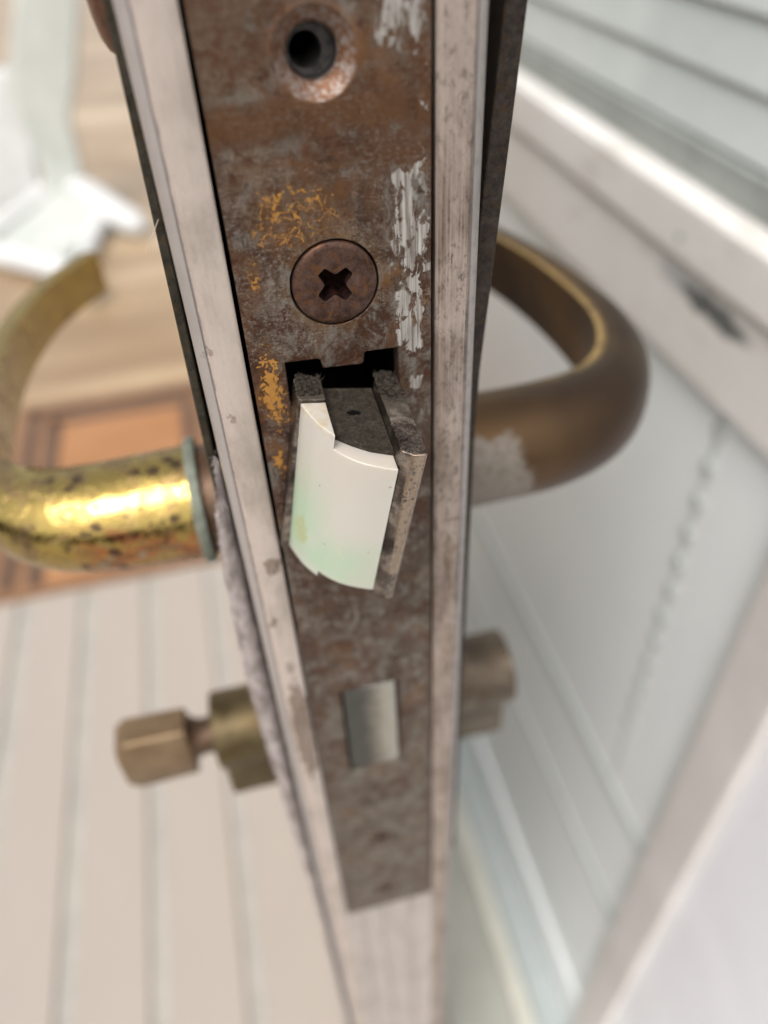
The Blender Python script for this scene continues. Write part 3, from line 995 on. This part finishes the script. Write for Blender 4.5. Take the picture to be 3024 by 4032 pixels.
M['recess_shade'] = mat_simple('painted_recess_shade', (.006, .003, .003), (.020, .008, .006), 1.5, .9, 0, .5, Specular_IOR_Level=.05)  # near-black colour paints shade into the screw's cross recess
sc_ = obj('screw', make_screw(*SCW, 4.38, 2.0, .74, R(40)), 'screw', tl, smooth=32, bevel=.07)
sc_.data.materials.append(M['recess_shade'])
for cz in (-123.1, -149.1):
    obj('screw', make_screw(-.5, cz, 2.6, 1.2, .4, R(20), .35), 'screw', tl, smooth=32).data.materials.append(M['recess_shade'])
# deadbolt: two-facet nose just inside its slot
bm = nb()
poly = [(-4.85, .55), (.3, .02), (4.0, .2), (4.25, .5), (4.25, 9), (-4.85, 9)]
prism_z(bm, poly, -93.7, -69.8)
for v in bm.verts:
    if v.co.z > -80 and v.co.y < 2:
        v.co.y += .25
obj('deadbolt', bm, 'deadbolt', tl, smooth=20, bevel=.55, segs=3)

# latch bolt, worn and hanging askew
LT = Matrix.Translation(Vector((.263, 0, -11.302)) * K) @ Matrix(((.987065, .004568, .160257), (.012301, .994489, -.104113), (-.159849, .104738, .981569))).to_4x4()
bm = nb()
# grimy tongue between the cheeks, its front following the insert
tong = [(-2.85, .7), (3.1, .5), (3.1, -10.4), (.8, -9.7), (-1.1, -8.6), (-2.85, -7.2)]
prism_z(bm, tong, 0, 0, [-1.75, -3, -20.8, -22.2])
bmesh.ops.subdivide_edges(bm, edges=[e for e in bm.edges if abs(e.verts[0].co.z + 1.75) < .01 and abs(e.verts[1].co.z + 1.75) < .01], cuts=6, use_grid_fill=True)
lb = obj('latch_bolt', bm, 'bolt_dust', tl, smooth=40)
lb.matrix_parent_inverse = Matrix.Translation(-tl.location)
lb.matrix_basis = LT


def sub(name, bm, mat, **kw):
    o = obj(name, bm, mat, None, **kw)
    o.parent = lb
    return o


bm = nb()
prism_z(bm, [(3.17, .2), (3.6, .7), (5.4, .9), (5.85, .4), (5.85, -12.6), (5.6, -12.92), (4.35, -12.92), (3.17, -12.1)], 0, 0, [0, -6, -12, -18, -24])
ck = sub('cheek', bm, 'cheek', bevel=.22, segs=3, smooth=30)
ck['label'] = 'long right cheek of the bolt with pitted brassy nose'
bm = nb()
prism_z(bm, [(-5.85, .4), (-5.4, .9), (-3.4, .7), (-2.95, .2), (-2.95, -3.35), (-5.6, -3.35), (-5.85, -3.0)], 0, 0, [0, -6, -12, -18, -24])
for v in bm.verts:
    if v.co.x < -5:
        v.co.x -= .1 + .75 * -v.co.z / 24
sub('cheek', bm, 'cheek', bevel=.22, segs=3, smooth=30)
# nylon insert: convex front, left part taller than the right part
arc = catmull([(-5.72, -3.45), (-5.5, -4.3), (-5.1, -5.4), (-4.3, -7.2), (-3.05, -8.95), (-1.9, -10.2), (-.4, -11.3), (1.3, -12.05), (3.08, -12.6)], 5)
iS = min(range(len(arc)), key=lambda i: abs(arc[i][0] + 3.0))
xs_ = arc[iS][0]
left = arc[:iS + 1] + [(xs_, -6.9), (xs_, -3.45)]
back = catmull([(3.08, -10.35), (.8, -9.6), (-1.1, -8.5), (xs_, -6.9)], 5)
rightp = arc[iS:] + back
bm = nb()
zmid = [-2.2 - 20.1 * k / 8 for k in range(9)]


def solid(poly, zs, skip):
    n = len(poly)
    rg = [[bm.verts.new((x, y, z)) for x, y in poly] for z in zs]
    for za, a, b in zip(zs, rg, rg[1:]):
        for i in range(n):
            if i == skip and -22.2 < za < -2.1:
                continue                                # open where the two parts join
            bm.faces.new((a[i], a[(i + 1) % n], b[(i + 1) % n], b[i]))
    bm.faces.new(rg[0])
    bm.faces.new(rg[-1])


solid(left, [-.35] + zmid + [-23.2], iS)
solid(rightp, zmid, len(rightp) - 1)
bmesh.ops.remove_doubles(bm, verts=bm.verts, dist=.001)
ny = sub('nylon_insert', bm, 'nylon', bevel=.7, segs=5, smooth=50)
ny['label'] = 'off-white nylon insert tinted green towards its foot'
ny.modifiers['bevel'].angle_limit = R(55)
# lint clinging to the bolt
bm = nb()


def fibre(bm, p, d, L, w, n=4, curl=.5):
    p = Vector(p)
    d = Vector(d).normalized()
    s = d.orthogonal().normalized() * w
    u = d.cross(s).normalized() * w
    prev = None
    for k in range(n + 1):
        tp = 1 - .7 * k / n
        ring = [bm.verts.new(p + s * tp), bm.verts.new(p - s * .5 * tp + u * .86 * tp), bm.verts.new(p - s * .5 * tp - u * .86 * tp)]
        if prev:
            for i in range(3):
                bm.faces.new((prev[i], prev[(i + 1) % 3], ring[(i + 1) % 3], ring[i]))
        prev = ring
        p = p + d * L / n
        d = (d + Vector((random.uniform(-1, 1), random.uniform(-1, 1), random.uniform(-1, 1))) * curl).normalized()


for i in range(420):
    side = random.random()
    if side < .42:
        p = (random.uniform(3.1, 5.8), random.uniform(-4.4, .9), random.uniform(-.1, .1))
    elif side < .78:
        p = (random.uniform(-5.8, -3), random.uniform(-2.6, .9), random.uniform(-.1, .1))
    elif side < .9:
        p = (random.uniform(-2.8, 3), random.uniform(-8, .4), -1.72)
    else:
        p = (-5.85, random.uniform(-2, 1), random.uniform(-22, -1))
    up_ = (-1, random.uniform(-.6, .3), .2) if side >= .9 else (random.uniform(-.8, .8), random.uniform(-.8, .6), 1)
    fibre(bm, p, up_, random.uniform(.3, 1.0), random.uniform(.018, .04), 4, .55)
# soft clumps of fluff on the prong tops
for i in range(60):
    px = random.choice((random.uniform(3.3, 5.7), random.uniform(-5.7, -3.1)))
    c = Vector((px, random.uniform(-3.6 if px > 0 else -2.4, .9), random.uniform(-.05, .18)))
    r = random.uniform(.22, .52)
    ret = bmesh.ops.create_icosphere(bm, subdivisions=1, radius=r, matrix=Matrix.Translation(c))
    for v in ret['verts']:
        v.co += Vector((random.uniform(-1, 1), random.uniform(-1, 1), random.uniform(-1, 1))) * r * .35
        v.co.z = c.z + (v.co.z - c.z) * .6
li = sub('lint', bm, 'bolt_dust', smooth=80, recalc=False)
li['kind'] = 'stuff'

# ------------------------------------------------------------------ lever handles
HY, HZ = 30.0, -49.3


def lever(name, s, path, matname):
    """path rows: (outboard distance, Y, blend 0 round .. 1 D-shaped, outer half, inner half, half height)."""
    P = catmull(path, 10)
    n = 36
    bm = nb()
    wl = bm.verts.layers.float.new('wear')
    rings = []
    for i, p in enumerate(P):
        a, b = P[max(0, i - 1)], P[min(len(P) - 1, i + 1)]
        tx, ty = b[0] - a[0], b[1] - a[1]
        l = math.hypot(tx, ty)
        tx, ty = tx / l, ty / l
        nx, ny_ = ty, -tx                               # outboard side of the bend
        bl, ho, hi, hh = p[2:6]
        ring = []
        for k in range(n):
            t = k * 2 * math.pi / n
            cn_, sn = math.cos(t), math.sin(t)
            ro = (ho if cn_ > 0 else hi) * cn_
            fo = ho * cn_ if cn_ > 0 else -hi * min(1, abs(cn_) * 3.4)     # flat inner side
            o_ = ro + (fo - ro) * bl
            z_ = hh * (sn + (math.copysign(abs(sn) ** .75, sn) - sn) * bl)
            v = bm.verts.new((s * (p[0] + nx * o_), p[1] + ny_ * o_, HZ + z_))
            v[wl] = max(0.0, 1 - abs(abs(t - math.pi) - 1.25) * 6.5) * min(1, bl * 1.4) if sn > 0 else 0
            ring.append(v)
        rings.append(ring)
    for a, b in zip(rings, rings[1:]):
        for i in range(n):
            bm.faces.new((a[i], a[(i + 1) % n], b[(i + 1) % n], b[i]))
    bm.faces.new(rings[0])
    bm.faces.new(rings[-1])
    return bm


LP = [(21.5, 30, 0, 9.6, 9.6, 9.6), (28, 30, 0, 9.4, 9.4, 9.4), (37, 30, .1, 8.9, 8.7, 9.0), (45, 31.5, .35, 7.8, 6.8, 8.4), (52, 36, .65, 6.2, 4.6, 7.7), (57, 45, .9, 5.0, 3.3, 7.0), (59.5, 58, 1, 4.4, 2.8, 6.4), (60, 75, 1, 4.0, 2.6, 6.0), (58.3, 93, 1, 3.8, 2.5, 5.7), (53.5, 110, 1, 3.6, 2.4, 5.5), (47.5, 121, 1, 3.5, 2.3, 5.4), (42.8, 127.6, 1, 3.4, 2.3, 5.3), (42.0, 128.7, 1, 2.9, 2.0, 4.7), (41.7, 129.0, 1, 1.8, 1.3, 3.6)]
RP = [(21.5, 30, 0, 10, 10, 10), (30, 30, 0, 9.9, 9.9, 9.9), (39.5, 30.3, .15, 9.5, 9.0, 9.7), (48.5, 32.4, .4, 8.3, 7.4, 9.3), (56, 37.4, .7, 6.9, 5.8, 8.9), (61.2, 46, .95, 6.2, 4.5, 8.6), (63.6, 57, 1, 5.7, 3.8, 8.4), (63.2, 71, 1, 5.2, 3.4, 8.1), (60.8, 88, 1, 4.7, 3.1, 7.8), (56, 105, 1, 4.4, 2.9, 7.4), (49.3, 119, 1, 4.1, 2.8, 7.1), (43, 129, 1, 4.0, 2.6, 7.0)]

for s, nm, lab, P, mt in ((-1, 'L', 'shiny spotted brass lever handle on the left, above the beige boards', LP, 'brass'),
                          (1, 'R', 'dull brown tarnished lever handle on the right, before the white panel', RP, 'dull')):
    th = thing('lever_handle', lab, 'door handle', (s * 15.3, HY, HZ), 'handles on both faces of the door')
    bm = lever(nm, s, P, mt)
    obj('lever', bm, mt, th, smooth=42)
    bm = nb()
    lathe_x(bm, [(s * 20.6, 10.0), (s * 20.7, 10.6), (s * 21.9, 10.8), (s * 22.3, 10.4), (s * 22.3, 9.2)], HY, HZ)
    obj('collar', bm, 'verdigris' if s < 0 else 'dull', th, smooth=40)
    bm = nb()
    lathe_x(bm, [(s * 15.5, 11.0), (s * 18.0, 11.0), (s * 18.2, 9.4), (s * 20.6, 9.0)], HY, HZ)
    obj('hub', bm, 'hub' if s < 0 else 'dull', th, smooth=30)
    # long backplate; the right one has sprung away from the door at the top
    bm = nb()
    th_ = .95 if s < 0 else 2.3
    x0 = s * 15.35
    zt, zb = 78, -150
    rows_ = 24
    poly = [(5.5, 0), (5.5, 1), (54, 1), (54, 0)]
    rings = []
    for k in range(rows_ + 1):
        z = zt + (zb - zt) * k / rows_
        if s < 0:
            off = .0 + max(0, (22 - z)) * .016 if z > -35 else .9
        else:
            off = max(0.0, (z + 20)) * .0725
        rings.append([bm.verts.new((s * (15.35 + off + q * th_), y, z)) for y, q in poly])
    for a, b in zip(rings, rings[1:]):
        for i in range(4):
            bm.faces.new((a[i], a[(i + 1) % 4], b[(i + 1) % 4], b[i]))
    bm.faces.new(rings[0])
    bm.faces.new(rings[-1])
    obj('back_plate', bm, 'backplate' if s < 0 else 'backplate_r', th, smooth=40, bevel=.22)
    if s < 0:
        bm = nb()
        lathe_x(bm, [(-15.9, 6.3), (-16.5, 6.25), (-17.1, 5.8), (-17.55, 4.9), (-17.9, 3.4), (-18.1, 1.6), (-18.15, .3)], 13, 25.4)
        obj('mounting_screw', bm, 'dome', th, smooth=60)

# ------------------------------------------------------------------ lock cylinder with thumb turn
CY, CZ = 30.0, -116.0
tc = thing('lock_cylinder', 'brown profile lock cylinder through the door with thumb turn at left', 'lock cylinder', (0, CY, CZ - 23))


def euro(bm, x0, x1, x1t, r=8.6, tw_=5.2, tail=-22.5):
    # round barrel with a narrower hanging tail, both running along X
    def loopx(x, pts):
        return [bm.verts.new((x, CY + a, CZ + b)) for a, b in pts]
    rnd = [(r * math.cos(t), r * math.sin(t)) for t in [2 * math.pi * k / 44 for k in range(44)]]
    for (pa, xa, xb) in ((rnd, x0, x1), ([(-tw_, -5), (tw_, -5), (tw_, tail + 3), (tw_ - 2.4, tail), (-tw_ + 2.4, tail), (-tw_, tail + 3)], x0, x1t)):
        A, B = loopx(xa, pa), loopx(xb, pa)
        n = len(pa)
        for i in range(n):
            bm.faces.new((A[i], A[(i + 1) % n], B[(i + 1) % n], B[i]))
        bm.faces.new(A)
        bm.faces.new(B)


bm = nb()
euro(bm, -15.4, -31.5, -31.0)
obj('cylinder_body', bm, 'cyl', tc, smooth=35, bevel=.35)
bm = nb()
euro(bm, 15.4, 36.8, 35.6)
obj('cylinder_body', bm, 'cyl_r', tc, smooth=35, bevel=.35)
bm = nb()
lathe_x(bm, [(-31.4, 4.2), (-33.6, 4.0), (-35.4, 4.2), (-37.2, 5.4)], CY, CZ - 1)
obj('neck', bm, 'hub', tc, smooth=50)
bm = nb()
prism = [(-4.9, 5.6), (-3.4, 8.6), (3.4, 8.6), (4.9, 5.6), (4.9, -6.0), (3.2, -9.2), (-3.2, -9.2), (-4.9, -6.0)]
A = [bm.verts.new((-37.0, CY + a * .96, CZ - 1.5 + b * .95)) for a, b in prism]
B = [bm.verts.new((-50.0, CY + a, CZ - 1.5 + b)) for a, b in prism]
C_ = [bm.verts.new((-52.3, CY + a * .9, CZ - 1.5 + b * .78)) for a, b in prism]
for U, V in ((A, B), (B, C_)):
    for i in range(8):
        bm.faces.new((U[i], U[(i + 1) % 8], V[(i + 1) % 8], V[i]))
bm.faces.new(A)
bm.faces.new(C_)
obj('thumb_turn', bm, 'knob', tc, smooth=30, bevel=.5)

# ------------------------------------------------------------------ a loose pale fibre on the left edge
bm = nb()
fibre(bm, (-16.0, 5.4, 6.6), (-.62, -.1, -1), 3.6, .035, 7, .16)
o = obj('loose_fibre', bm, 'hair', None, smooth=80, recalc=False)
o['label'] = 'single pale fibre hanging from the dark left edge of the door'
o['category'] = 'fibre'
